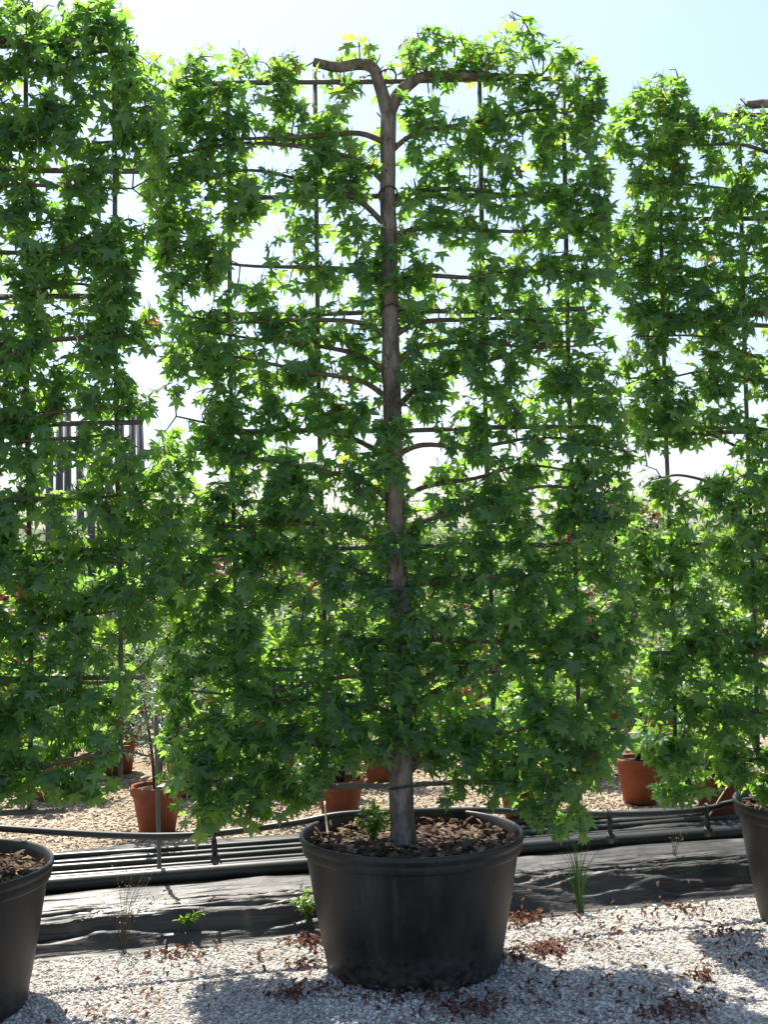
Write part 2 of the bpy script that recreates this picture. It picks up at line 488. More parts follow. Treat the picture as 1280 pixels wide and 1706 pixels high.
# supply pipe at rim height, resting on the back rims and sagging between the pots
PIPE_V = 0.31
sup = [(-420, 1392), (-200, 1380), (-60, 1377), (90, 1386), (180, 1391), (270, 1393), (365, 1388), (490, 1371), (570, 1357), (680, 1352), (800, 1350), (900, 1354), (1015, 1357), (1110, 1354), (1180, 1347), (1240, 1334), (1400, 1322), (1560, 1330)]
mb = MB()
sp = [on_row(x, y, PIPE_V) for x, y in sup]
mb.tube(smooth_path([tuple(p) for p in sp], 6), 0.0145, 10)
o = obj('supply_pipe', mb.mesh('supply_pipe', M_PIPE), None, ROWM)
tag(o, 'black drip pipe slung between the pots at rim height', 'pipe')

def pipe_bracket(px, py, label):
    p = on_row(px, py, PIPE_V)
    e = empty('drip_clip', ROWM @ Matrix.Translation(p))
    m = MB()
    m.tube([Vector((0, 0.019 * cos(t), 0.019 * sin(t))) for t in [k * 2 * pi / 12 for k in range(13)]], 0.007, 6)
    obj('hook', m.mesh('hook', M_TIE), e)
    m = MB(); m.tube([(0, 0, -.016), (.002, .002, -.05), (.004, .0, -.10)], [.010, .013, .009], 8)
    obj('stem', m.mesh('stem', M_TIE), e)
    m = MB(); m.tube([(.003, -.004, -.085), (.004, 0, -.10), (.006, .002, -.125)], [.019, .021, .012], 9)
    m.tube([(.003, -.004, -.09), (.03, -.02, -.115)], [.008, .005], 6)
    obj('dripper', m.mesh('dripper', M_TIE), e)
    return tag(e, label, 'pipe clip', 'drip clips hanging from the slung pipe')

# ------------------------------------------------------------------ leaf shape
def star_leaf():
    """five-pointed sweetgum leaf; y to the tip, z out of the upper face; size 1 = width about 1"""
    lobes = [(90, .62), (34, .60), (146, .60), (-20, .47), (200, .47)]
    order = [(200, .47), (146, .60), (90, .62), (34, .60), (-20, .47)]
    out = [(0.0, -0.10)]
    for i, (a, L) in enumerate(order):
        ar = radians(a)
        d, s = np.array((cos(ar), sin(ar))), np.array((-sin(ar), cos(ar)))
        if i > 0:
            am = radians((order[i - 1][0] + a) / 2)
            out.append((.235 * cos(am), .235 * sin(am)))
        out.append(tuple(d * L * .52 + s * L * .20))
        out.append(tuple(d * L))
        out.append(tuple(d * L * .52 - s * L * .20))
    P = np.array(out)
    r = np.hypot(P[:, 0], P[:, 1])
    z = -0.28 * r ** 2 + 0.03 * np.sin(3 * np.arctan2(P[:, 1], P[:, 0]))
    V = np.vstack([[0, 0, 0.02], np.column_stack([P, z])])
    n = len(P)
    T = [(0, 1 + (k + 1) % n, 1 + k) for k in range(n)]
    # petiole: three-sided stalk from the leaf base back to the twig
    b = len(V)
    rr = 0.014
    for (y, zz) in ((-0.08, 0.0), (-0.62, 0.10)):
        for k in range(3):
            w = 2 * pi * k / 3
            V = np.vstack([V, [rr * cos(w), y, zz + rr * sin(w)]])
    for k in range(3):
        j = (k + 1) % 3
        T += [(b + k, b + j, b + 3 + j), (b + k, b + 3 + j, b + 3 + k)]
    V[:, 1] += 0.62       # origin at the twig end of the stalk
    V[:, 2] -= 0.10
    return V, np.array(T)
STAR = star_leaf()
def variant(V, k):
    V = V.copy()
    y = V[:, 1] - 0.62
    V[:, 2] += [0, -0.22, 0.10, -0.10, 0.0][k] * np.where(y > 0, y, 0) ** 1.5 + [0, .35, -.3, .15, -.15][k] * V[:, 0] ** 2
    V[:, 2] += [0, 0, .12, -.12, .18][k] * V[:, 0] * y
    V[:, 0] *= [1, .92, 1.05, .95, 1.1][k]
    return V
STARS = [variant(STAR[0], k) for k in range(5)]

def frames(n, droop_m, droop_s, bias=0.0):
    """leaf axes: e (side), d (stalk to tip), nn (upper face)"""
    az = rng.uniform(0, 2 * pi, n)
    ox, oy = np.cos(az), np.sin(az)
    oy = oy * (1 + bias)
    L = np.hypot(ox, oy); ox /= L; oy /= L
    de = np.radians(rng.normal(droop_m, droop_s, n))
    d = np.stack([ox * np.cos(de), oy * np.cos(de), -np.sin(de)], 1)
    nn = np.stack([ox * np.sin(de), oy * np.sin(de), np.cos(de)], 1)
    e = np.cross(d, nn)
    r = np.radians(rng.normal(0, 28, n))[:, None]
    e2 = e * np.cos(r) + nn * np.sin(r)
    n2 = -e * np.sin(r) + nn * np.cos(r)
    return e2, d, n2

def bake_leaves(name, mat, P, e, d, nn, s, tint, tv, T, which=None):
    V = np.empty((len(P), len(tv[0]), 3))
    w = which if which is not None else np.zeros(len(P), int)
    for k in range(len(tv)):
        q = w == k
        L = tv[k]
        V[q] = P[q][:, None] + s[q][:, None, None] * (L[None, :, 0:1] * e[q][:, None] + L[None, :, 1:2] * d[q][:, None] + L[None, :, 2:3] * nn[q][:, None])
    TT = T[None] + (np.arange(len(P)) * len(tv[0]))[:, None, None]
    return np_mesh(name, V.reshape(-1, 3), TT.reshape(-1, 3), mat, False, np.repeat(tint, len(tv[0])))

# ------------------------------------------------------------------ crown outlines and gaps, read off the photograph onto each tree's own plane
OUT_C = [(262,200),(270,130),(300,100),(340,85),(390,72),(430,85),(480,88),(508,125),(545,95),(580,62),(615,72),(640,105),(665,85),(700,58),(750,55),(785,75),(810,60),(835,32),(880,35),(920,60),(950,85),(990,105),(1005,150),(1018,240),(1015,330),(1012,420),(1030,500),(1026,580),(1035,680),(1050,750),(1045,850),(1060,960),(1060,1080),(1040,1180),(1045,1260),(1010,1330),(990,1375),(930,1388),(885,1375),(850,1335),(790,1350),(745,1335),(715,1290),(690,1255),(610,1255),(560,1290),(525,1350),(450,1365),(340,1390),(290,1370),(270,1280),(262,1150),(245,1000),(232,880),(245,760),(272,690),(262,600),(272,520),(256,420),(245,330),(250,260)]
OUT_L = [(-480,60),(-300,-20),(-100,-40),(0,-25),(60,-5),(75,20),(140,12),(205,12),(220,60),(228,88),(250,80),(285,90),(280,150),(275,300),(270,330),(258,400),(246,470),(260,520),(256,600),(262,680),(250,725),(285,750),(310,850),(300,950),(255,1020),(255,1100),(215,1170),(205,1250),(190,1310),(140,1340),(60,1330),(0,1345),(-100,1350),(-300,1370),(-500,1350),(-520,900),(-500,400)]
OUT_R = [(1015,170),(1040,175),(1065,140),(1110,120),(1145,140),(1150,180),(1200,172),(1250,175),(1285,215),(1320,190),(1400,150),(1500,170),(1600,180),(1720,200),(1740,300),(1745,800),(1740,1300),(1640,1340),(1480,1330),(1360,1320),(1260,1330),(1200,1300),(1150,1335),(1085,1345),(1100,1290),(1060,1240),(1055,1150),(1060,1050),(1040,950),(1040,860),(1060,780),(1070,745),(1040,680),(1032,600),(1048,530),(1030,480),(1005,420),(1000,360),(1030,300),(1012,240)]
HOLES_C = [(525,165,28,34),(607,190,28,48),(458,258,42,28),(446,383,36,24),(610,352,28,22),(770,168,38,40),(672,222,18,22),(677,292,22,24),(877,286,15,20),(416,442,42,34),(489,455,24,20),(570,436,28,20),(330,500,32,20),(531,497,36,16),(584,536,26,18),(489,590,28,18),(560,588,18,22),(552,636,32,18),(300,690,62,20),(510,735,36,17),(606,736,28,22),(620,650,20,15),(672,440,16,18),(757,447,34,28),(950,410,28,20),(724,530,32,13),(816,523,18,10),(707,754,32,46),(762,648,24,11),(900,614,16,16),(677,558,12,14),(792,786,15,16),(556,842,18,16),(545,885,20,12),(520,1078,26,14),(638,1168,18,10),(940,1132,38,10),(725,1062,20,10),(590,1285,30,20),(725,1300,22,26),(715,860,14,14),(1000,560,12,30)]
HOLES_L = [(52,163,20,26),(84,288,20,28),(224,340,44,42),(246,480,28,28),(18,415,20,26),(18,515,20,20),(116,574,32,24),(246,625,26,26),(124,537,14,9),(225,300,22,30),(170,70,0,0),(112,712,28,26),(105,798,36,24),(222,708,32,26),(180,1020,18,22),(215,1090,30,22),(60,1085,16,10),(-60,250,30,30),(-200,400,40,30),(-150,620,35,30)]
HOLES_R = [(1022,340,22,34),(1208,298,24,17),(1241,258,14,18),(1268,573,16,13),(1265,688,16,22),(1150,512,18,8),(1140,626,20,11),(1150,772,84,26),(1225,640,14,8),(1090,490,10,16),(1350,300,30,25),(1450,500,35,30),(1330,760,60,25),(1085,1060,14,22),(1120,1200,24,24)]
HZ = [0.69 + k * 0.478 for k in range(7)]        # heights of the horizontal canes

def tree_frame(root_u, yaw):
    return Matrix.Translation(row(root_u, 0, 0)) @ Matrix.Rotation(radians(yaw), 4, 'Z')
def px_to_local(px, py, TI):
    o, d = TI @ EYE, TI.to_3x3() @ ray(px, py)
    p = o - d * (o.y / d.y)
    return p.x, p.z
def in_poly(x, z, poly):
    c = False
    j = len(poly) - 1
    for i in range(len(poly)):
        xi, zi = poly[i]; xj, zj = poly[j]
        if (zi > z) != (zj > z) and x < (xj - xi) * (z - zi) / (zj - zi) + xi: c = not c
        j = i
    return c

def espalier(idx, root_u, yaw, outline, holes, label, label_trellis, trunk_px=None, bare=(), front=()):
    ZB = 0.45
    TM = tree_frame(root_u, yaw)
    TI = TM.inverted()
    TM = TM @ Matrix.Translation((0, 0, ZB))
    root = empty('espalier_tree', TM)
    W2L = lambda p: Vector((p[0], p[1], p[2] - ZB))
    poly = [px_to_local(x, y, TI) for x, y in outline]
    HL = []
    for (x, y, rx, ry) in holes:
        if rx <= 0: continue
        u, z = px_to_local(x, y, TI)
        k = (px_to_local(x + 1, y, TI)[0] - u)
        HL.append((u, z, rx * k * .97, ry * k * .97))
    def in_hole(u, z, grow=0.0):
        for (a, b, rx, ry) in HL:
            if ((u - a) / (rx + grow)) ** 2 + ((z - b) / (ry + grow)) ** 2 < 1: return True
        return False
    # ---- trunk
    if trunk_px:
        tp = [px_to_local(x, y, TI) + (r,) for x, y, r in trunk_px]
        pts = [(u, 0.0, z - ZB, r) for u, z, r in tp]
    else:
        pts = [(0.01 * noise.noise(Vector((z, idx * 9, 0))) * 4, 0.0, z - ZB, 0.052 - 0.006 * (z - .45)) for z in (0.44, .8, 1.2, 1.6, 2.0, 2.4, 2.8, 3.2, 3.42)]
    path = smooth_path(pts, 6)
    mb = MB()
    base = path[0]
    mb.tube([p[:3] for p in path], [p[3] * (1 + 0.25 * max(0, 1 - i / 3)) + 0.004 * noise.noise(Vector((p[2] * 6, idx, 3))) for i, p in enumerate(path)], 16, wob=0.12)
    trunk = obj('trunk', mb.mesh('trunk', M_BARK), root)
    def trunk_at(z):
        b = min(path, key=lambda p: abs(p[2] - (z - ZB)))
        return Vector((b[0], 0, b[2])), b[3]
    top = path[-1]
    # pruning scars, each a part of the trunk
    for zz, side in ((1.52, -1), (2.25, 1), (1.0, 1)):
        c, r = trunk_at(zz)
        m = MB()
        m.tube([c + Vector((side * r * .3, -r * .5, 0)), c + Vector((side * r * .75, -r * .95, 0.012))], [r * .5, r * .34], 10)
        obj('pruning_scar', m.mesh('pruning_scar', M_BARK), trunk)
    # the fork at the top: two cut limbs
    t = Vector(top[:3])
    limb_pts = []
    def limb(pp, rr):
        m = MB(); m.tube(smooth_path(pp, 5), np.interp(np.linspace(0, 1, (len(pp) - 1) * 5 + 1), np.linspace(0, 1, len(rr)), rr), 10, wob=0.15)
        limb_pts.extend(tuple(p) for p in smooth_path(pp, 5)[8:])
        return obj('limb', m.mesh('limb', M_BARK), root)
    if trunk_px:
        L = lambda x, y, v=0.0: (px_to_local(x, y, TI)[0], v, px_to_local(x, y, TI)[1] - ZB)
        limb([L(648, 200), L(640, 165), L(630, 135), L(622, 114), L(600, 107), L(562, 112), L(523, 103)], [.026, .027, .026, .025, .024, .021, .019])
        limb([L(648, 195), L(662, 160), L(684, 140), L(712, 126), L(770, 124), L(850, 128), L(905, 124)], [.026, .027, .022, .019, .016, .012, .006])
    else:
        s0 = 0.31
        limb([t + Vector((0, 0, -.05)), t + Vector((-.02, 0, .06)), t + Vector((-.06, 0, .14)), t + Vector((-.16, .01, .17)), t + Vector((-s0, .0, .16))], [.027, .027, .025, .022, .018])
        limb([t + Vector((0, 0, -.05)), t + Vector((.03, 0, .05)), t + Vector((.11, 0, .12)), t + Vector((.3, 0, .14)), t + Vector((.6, -.01, .13))], [.027, .027, .02, .015, .006])
    # ---- trained branches
    nodes = []
    nb = 15
    for k in range(nb):
        for side in (-1, 1):
            z0 = 0.72 + k * (2.72 / nb) + rng.uniform(-.05, .05)
            c, r = trunk_at(z0)
            reach = rng.uniform(.72, .98)
            rise = rng.uniform(.02, .26)
            vv = rng.uniform(-.05, .05)
            pp = [c, c + Vector((side * .12, vv * .4, rise * .35 + .03)), c + Vector((side * .33, vv, rise * .8)), c + Vector((side * reach * .68, vv * .6 + rng.uniform(-.03, .03), rise + rng.uniform(-.05, .05))), c + Vector((side * reach, rng.uniform(-.05, .05), rise + rng.uniform(-.09, .07)))]
            if not in_poly(pp[-1].x, pp[-1].z + ZB, poly):
                pp[-1] = pp[-2].lerp(pp[-1], .4)
            sm = smooth_path([tuple(p) for p in pp], 5)
            m = MB(); m.tube(sm, np.linspace(.0135, .0035, len(sm)), 7, wob=0.2)
            obj('branch', m.mesh('branch', M_TWIG), root)
            nodes += [tuple(p) for p in sm[2:]]
    nn0 = len(nodes) + len(limb_pts) + len(path[6:])
    nodes = np.array(nodes + limb_pts + [p[:3] for p in path[6:]])
    buf = np.full((nn0 + 3200, 3), 1e6)
    buf[:nn0] = nodes
    nlen = nn0
    # ---- leafy shoots
    us_ = [p[0] for p in poly]; zs_ = [p[1] for p in poly]
    tw = MB()
    P, E, D, N, S = [], [], [], [], []
    area = 0
    target = 2650
    cnt = 0
    tries = 0
    front = list(front)
    while cnt < target and tries < 40000:
        tries += 1
        forced = None
        if front:
            x, y = front.pop()
            forced = px_to_local(x + rng.normal(0, 14), y + rng.normal(0, 14), TI)
        u, z = rng.uniform(min(us_), max(us_)), rng.uniform(min(zs_), max(zs_))
        if forced: u, z = forced
        if not forced and (not in_poly(u, z, poly) or in_hole(u, z, 0.0)): continue
        dens = 0.80 + 0.34 * noise.noise(Vector((u * 3.2 + idx * 11, z * 3.2, 1.0)))
        dens += .2 if z < 1.9 else .05
        if z < .95: dens += .3
        if not forced and rng.uniform() > dens: continue
        cnt += 1
        half = 0.15 if z < 2.0 else 0.11
        v = float(np.clip(rng.normal(0, half * .62), -half * 1.5, half * 1.5))
        if forced: v = -rng.uniform(.07, .16)
        q = np.array((u, v, z - ZB))
        dd = ((buf[:nlen] - q) ** 2 * (1, .6, 1.2)).sum(1)
        dd[nn0:] *= 1.6
        nn_ = buf[np.argmin(dd)].copy()
        mid = (nn_ + q) / 2 + np.array((0, 0, .02)) + rng.normal(0, .015, 3)
        tw.tube([nn_, mid, mid + (q - mid) * .8], [.0034, .0026, .0018], 4, cap=False)
        buf[nlen] = mid + (q - mid) * .6
        nlen += 1
        m_ = int(rng.integers(5, 9))
        tt = rng.uniform(.5, .95, m_)[:, None]
        base = np.where(tt < .5, nn_ + (mid - nn_) * tt * 2, mid + (q - mid) * (tt * 2 - 1))
        far = np.linalg.norm(base - q, axis=1)
        base = np.where((far > .10)[:, None], q + (base - q) * .10 / np.maximum(far, 1e-6)[:, None], base)
        base = base + rng.normal(0, .02, (m_, 3)) + np.array((0, 0, .025))
        e, d, n2 = frames(m_, 44 if z < 3.3 else 25, 32, 0.5)
        s = rng.uniform(.050, .086, m_) * rng.choice([.62, 1, 1, 1, 1.14], m_)
        P.append(base); E.append(e); D.append(d); N.append(n2); S.append(s)
    P, E, D, N, S = map(np.concatenate, (P, E, D, N, S))
    C = P + D * (S * .7)[:, None]
    BR = []
    for (x, y, rx, ry) in bare:
        a, b = px_to_local(x, y, TI)
        k = px_to_local(x + 1, y, TI)[0] - a
        BR.append((a, b, rx * k, ry * k))
    def is_bare(c):
        return c[1] < .06 and any(((c[0] - a) / rx) ** 2 + ((c[2] + ZB - b) / ry) ** 2 < 1 for a, b, rx, ry in BR)
    ok = np.array([not is_bare(c) and not in_hole(c[0], c[2] + ZB, -0.005) and in_poly(c[0], c[2] + ZB, poly) for c in C])
    P, E, D, N, S, C = P[ok], E[ok], D[ok], N[ok], S[ok], C[ok]
    n = len(P)
    which = rng.integers(0, 5, n)
    patch = np.array([noise.noise(Vector((c[0] * 4, c[2] * 4, idx * 5.0))) for c in C])
    tint = np.clip(rng.normal(.42, .17, n) + patch * .18, 0, .93)
    tint[rng.uniform(size=n) < .002] = 1.25
    # leaves that show largest: in front, turned to the viewer, inside the frame
    Mi = root.matrix_basis
    R3 = np.array(CR.transposed())
    cw = np.array(Mi.to_3x3()) @ C.T + np.array(Mi.translation)[:, None] - np.array(EYE)[:, None]
    cc = R3 @ cw
    px = PW / 2 + F * cc[0] / -cc[2]; py = PH / 2 - F * cc[1] / -cc[2]
    depth = -cc[2]
    vis = (px > 5) & (px < PW - 5) & (py > 5) & (py < PH - 5)
    gx, gy = (px // 16).astype(int), (py // 16).astype(int)
    zb = {}
    for i in range(n):
        if vis[i]: zb[(gx[i], gy[i])] = min(zb.get((gx[i], gy[i]), 1e9), depth[i])
    vd = cw / np.linalg.norm(cw, axis=0)
    nw = np.array(Mi.to_3x3()) @ N.T
    facing = np.abs((vd * nw).sum(0))
    score = np.where(vis, S * S * facing, -1)
    for i in range(n):
        if vis[i] and depth[i] > zb[(gx[i], gy[i])] + 0.03: score[i] *= .3
    pick = np.argsort(-score)[:300]
    rest = np.ones(n, bool); rest[pick] = False
    crown = obj('crown', bake_leaves('crown', M_LEAF, P[rest], E[rest], D[rest], N[rest], S[rest], tint[rest], STARS, STAR[1], which[rest]), root)
    crown['kind'] = 'stuff'
    for i in pick:
        q = int(np.argmin(np.abs(LEAF_T - tint[i])))
        Mx = Matrix(((E[i][0], D[i][0], N[i][0], P[i][0]), (E[i][1], D[i][1], N[i][1], P[i][1]), (E[i][2], D[i][2], N[i][2], P[i][2]), (0, 0, 0, 1))) @ Matrix.Scale(S[i], 4)
        obj('leaf', LEAF_M[which[i]][q], crown, Mx)
    o = obj('twig_growth', tw.mesh('twig_growth', M_TWIG), root)
    o['kind'] = 'stuff'
    tag(root, label, 'tree', 'espalier trees in the row')
    # ---- cane trellis the tree is tied to
    tr = empty('cane_trellis', TM)
    rn = random.Random(idx)
    for k, z in enumerate(HZ):
        vo = 0.052
        pts = [(a, vo + .004 * rn.uniform(-1, 1), z - ZB + .008 * rn.uniform(-1, 1)) for a in ((-.80, -.4, 0, .4, .78) if k else (-.5, -.25, 0, .25, .48))]
        m = MB(); m.tube(smooth_path(pts, 3), .0105, 8, wob=.1)
        obj('cane', m.mesh('cane', M_CANE), tr)
    for u in (-.70, -.33, .35, .68):
        u0 = u + rn.uniform(-.012, .012)
        foot = max(-.36, min(.36, u0))
        pts = [(u0 * .995 if abs(u) < .4 else u0, .072, (.24 if abs(u) < .36 else .34)), (u0 + .005, .075, .9), (u0 - .004, .074, 1.8), (u0, .074, 3.16 if abs(u) < .4 else 3.05)]
        m = MB(); m.tube(smooth_path(pts, 4), .0095, 8, wob=.1)
        obj('cane', m.mesh('cane', M_CANE), tr)
    # ties round trunk and cane
    for z in HZ:
        c, r = trunk_at(min(z, 3.3))
        m = MB()
        rr = r + .006
        m.tube([Vector((c.x + rr * cos(t), .018 + (rr + .03) * sin(t), z - ZB + .012 * cos(t + 1))) for t in [k * 2 * pi / 14 for k in range(15)]], .004, 5)
        obj('tie', m.mesh('tie', M_TIE), tr)
    tag(tr, label_trellis, 'trellis', 'trellises of canes behind the trees')
    return root

# leaf meshes shared by the separate leaves: five bends by eight tints
LEAF_T = np.array([.1, .22, .33, .42, .52, .64, .8, 1.2])
LEAF_M = [[np_mesh('leaf', STARS[w], STAR[1], M_LEAF, False, np.full(len(STARS[w]), t)) for t in LEAF_T] for w in range(5)]

K = 4.75 / 2000
TR = [(673,1425,22*K),(669,1330,20.5*K),(668,1240,19.5*K),(672,1120,18*K),(668,1020,18.5*K),(661,950,19.5*K),(659,860,17*K),(655,760,16.5*K),(653,650,15.5*K),(650,520,14.5*K),(648,400,14*K),(646,290,13.5*K),(648,190,13.5*K)]
espalier(1, POTS[1][0], 0.5, OUT_C, HOLES_C, 'flat trained tree with star shaped leaves and forked grey trunk, middle of the row', 'grid of grey canes behind the tree with the forked trunk', TR,
         [(650, 225, 26, 60), (575, 108, 66, 16), (640, 150, 30, 40), (690, 140, 34, 22), (646, 330, 22, 90), (652, 560, 24, 60), (652, 660, 22, 45), (657, 850, 22, 40), (662, 955, 24, 34), (668, 1310, 26, 70)],
         [(655, 735), (650, 770), (660, 790), (640, 745), (650, 905), (665, 900), (640, 1010), (675, 1030), (660, 1060), (690, 1090), (655, 1110), (680, 1140), (650, 1160), (670, 1190), (690, 1200), (655, 1220), (675, 1235), (640, 1240), (655, 1180), (665, 1130), (680, 1060), (650, 420), (655, 480), (650, 610), (655, 700), (670, 720)] * 2)
espalier(0, POTS[0][0], 4, OUT_L, HOLES_L, 'flat trained tree with star shaped leaves in front of the row of tall grey poles', 'grid of grey canes in front of the tall grey poles')
espalier(2, POTS[2][0], 1.5, OUT_R, HOLES_R, 'flat trained tree at the receding end of the row, beside the pale variegated shrub', 'grid of grey canes at the receding end of the row')

# ------------------------------------------------------------------ big black pots
def chips(name, mat, n, r, z, s0, s1, parent, box=None):
    a = rng.uniform(0, 2 * pi, n); q = r * np.sqrt(rng.uniform(0, 1, n))
    P = np.stack([q * np.cos(a), q * np.sin(a), z + rng.uniform(0, .018, n)], 1)
    e, d, nn = frames(n, 0, 18)
    L = np.array([(-.3, 0, 0), (.3, 0, 0), (.36, 1, .12), (-.2, .9, .05), (0, .5, .18)])
    T = np.array([(0, 1, 4), (1, 2, 4), (2, 3, 4), (3, 0, 4)])
    o = obj(name, bake_leaves(name, mat, P, e, d, nn, rng.uniform(s0, s1, n), rng.uniform(0, 1, n), [L], T), parent)
    o['kind'] = 'stuff'
    return o
def big_pot(u, v, label, seed):
    e = empty('plant_pot', ROWM @ Matrix.Translation((u, v, 0)))
    wob = lambda w, z: 0.006 * noise.noise(Vector((cos(w) * 1.4 + seed, sin(w) * 1.4, z * 2))) * (z > .02)
    m = MB()
    m.lathe([(POT_R0 - .03, .0), (POT_R0 - .008, .004), (POT_R0, .014), (.366, .12), (.391, .26), (.413, .40), (.419, .445), (.421, .455)], 72, wob)
    obj('body', m.mesh('body', M_POT), e)
    m = MB()
    m.lathe([(.417, .446), (.432, .450), (.435, .456), (.437, .478), (.4365, .484), (.441, .490), (.4445, .500), (.4445, .511), (.440, .517), (.434, .517), (.429, .511), (.425, .49), (.41, .40)], 72, wob)
    obj('rim', m.mesh('rim', M_POT), e)
    m = MB()
    rings = [0.001, .06, .12, .18, .24, .30, .36, .40, .425]
    m.lathe([(r, .462 + .012 * cos(r * 6)) for r in rings], 40, wob)
    m.v = [(x, y, z + .012 * noise.noise(Vector((x * 11 + seed, y * 11, 2)))) for x, y, z in m.v]
    s = obj('soil', m.mesh('soil', M_SOIL), e)
    chips('bark_litter', M_CHIP, 900, .41, .470, .012, .04, s)
    return tag(e, label, 'pot', 'big black pots in the row')
big_pot(*POTS[0], 'big black plastic pot beside the dried wiry weed, under the slung pipe', 2)
big_pot(*POTS[1], 'big black plastic pot holding the tree with the forked trunk', 5)
big_pot(*POTS[2], 'big black plastic pot at the receding row end', 8)
for (x, y), l in zip(((356, 1389), (1016, 1357), (1178, 1347)), ('black drip clip hanging from the slung pipe, near the slim grey stake', 'black drip clip hanging from the slung pipe, above the grassy weed', 'black drip clip hanging from the slung pipe, with a pale drip tube beside it')):
    pipe_bracket(x, y, l)

# drip tubes
def tube_thing(name, pts, r, mat, label, cat, n=6):
    p = [Vector(q) for q in pts]
    base = p[0]
    m = MB(); m.tube(smooth_path([tuple(q - base) for q in p], 5), r, 7)
    o = obj(name, m.mesh(name, mat), None, ROWM @ Matrix.Translation(base))
    return tag(o, label, cat)
a = on_row(1179, 1366, 0.33); b = on_row(1194, 1340, .31); c = on_row(1213, 1310, .32)
tube_thing('drip_tube', [a, b, c], .0035, M_TUBE, 'thin pale drip tube rising to the pot at the receding end', 'tube')
a = on_row(537, 1356, .33); b = on_row(541, 1335, .30)
tube_thing('drip_tube', [Vector((a.x, .2, .46)), Vector((a.x + .003, .25, .51)), b], .004, M_TUBE, 'short pale drip stake standing in the pot with the forked tree', 'tube')

# grey stake before the terracotta pot
p = on_row(266, 1446, 1.0); q = on_row(259, 1190, 1.0)
tube_thing('stake', [Vector((p.x, 1.0, .03)), (p + q) / 2, q], .0105, M_STAKE, 'slim grey stake standing at the pipes before a terracotta pot', 'stake')

# ------------------------------------------------------------------ potted shrubs in rows behind
SLIM = (np.array([(0, 0, 0), (.13, .35, .03), (0, 1, -.08), (-.13, .35, .03), (0, .4, -.02)]), np.array([(0, 1, 4), (1, 2, 4), (2, 3, 4), (3, 0, 4)]))
BROAD = (np.array([(0, 0, 0), (.28, .3, .05), (.2, .75, .03), (0, 1, -.1), (-.2, .75, .03), (-.28, .3, .05), (0, .5, -.03)]), np.array([(0, 1, 6), (1, 2, 6), (2, 3, 6), (3, 4, 6), (4, 5, 6), (5, 0, 6)]))
def shrub_mesh(mat, shape, n, cx, h0, h1, s0, s1, seed, dm=20):
    """leaves through a lumpy crown built of several sprays"""
    r = np.random.default_rng(seed)
    k = 14
    cc = np.stack([r.normal(0, cx * .5, k), r.normal(0, cx * .5, k), r.uniform(h0, h1, k)], 1)
    w = r.integers(0, k, n)
    P = cc[w] + r.normal(0, 1, (n, 3)) * (cx * .30, cx * .30, (h1 - h0) * .13)
    e, d, nn = frames(n, dm, 35)
    return bake_leaves('crown', mat, P, e, d, nn, r.uniform(s0, s1, n), r.uniform(0, 1, n), [shape[0]], shape[1])
def terra_proto():
    e = empty('potted_shrub', Matrix.Identity(4))
    m = MB(); m.lathe([(.085, 0), (.10, .004), (.135, .215), (.137, .22)], 28)
    p = obj('pot', m.mesh('pot', M_TERRA), e)
    m = MB(); m.lathe([(.135, .212), (.146, .215), (.15, .225), (.151, .26), (.148, .268), (.138, .268), (.134, .262), (.125, .20)], 28)
    obj('rim', m.mesh('rim', M_TERRA), p)
    m = MB(); m.lathe([(.001, .25), (.07, .248), (.136, .243)], 20)
    obj('soil', m.mesh('soil', M_SOIL), e)
    m = MB()
    for k in range(4):
        a = k * 1.7
        m.tube([(.015 * cos(a), .015 * sin(a), .22), (.04 * cos(a), .04 * sin(a), .45), (.10 * cos(a), .10 * sin(a), .75)], [.012, .009, .004], 6)
    obj('stem', m.mesh('stem', M_STEM), e)
    return e
KINDS = {
    'green': [shrub_mesh(M_GREEN, BROAD, 620, .27, .34, .9, .05, .09, 11 + k) for k in range(3)],
    'silver': [shrub_mesh(M_SILVER, SLIM, 800, .22, .45, 1.25, .05, .085, 21 + k, 0) for k in range(2)],
    'pale': [shrub_mesh(M_VARIEG, BROAD, 480, .22, .38, .95, .045, .08, 31 + k) for k in range(2)],
    'red': [shrub_mesh(M_RED, BROAD, 420, .26, .40, 1.0, .045, .08, 41 + k) for k in range(2)],
}
ROWS = ['second', 'third', 'fourth', 'fifth', 'sixth', 'seventh', 'eighth', 'ninth']
LAB = {'green': 'bushy bright green shrub in a terracotta pot, in the %s row behind the pipes',
       'silver': 'fine leaved silvery shrub in a terracotta pot, in the %s row behind the pipes',
       'pale': 'pale variegated shrub in a terracotta pot, in the %s row behind the pipes',
       'red': 'dark red leaved shrub in a terracotta pot, in the %s row behind the pipes'}
def put_shrub(P, kind, sc, proto=[None], hs=1.0, label=None, rowname='first'):
    if proto[0] is None:
        proto[0] = terra_proto()
        e = proto[0]
    else:
        e = copy_tree(proto[0])
        for ch in list(e.children):
            if ch.name.startswith('crown'): bpy.data.objects.remove(ch)
    e.matrix_basis = Matrix.Translation(P) @ Matrix.Rotation(random.uniform(0, 6.28), 4, 'Z') @ Matrix.Diagonal((sc, sc, sc * hs, 1))
    obj('crown', random.choice(KINDS[kind]), e)
    e.matrix_basis = Matrix.Translation(P) @ Matrix.Rotation(random.uniform(0, 6.28), 4, 'Z') @ Matrix.Diagonal((sc, sc, sc, 1))
    return tag(e, label or LAB[kind] % rowname, 'potted plant', '%s potted shrubs, %s row behind the pipes' % (kind, rowname))
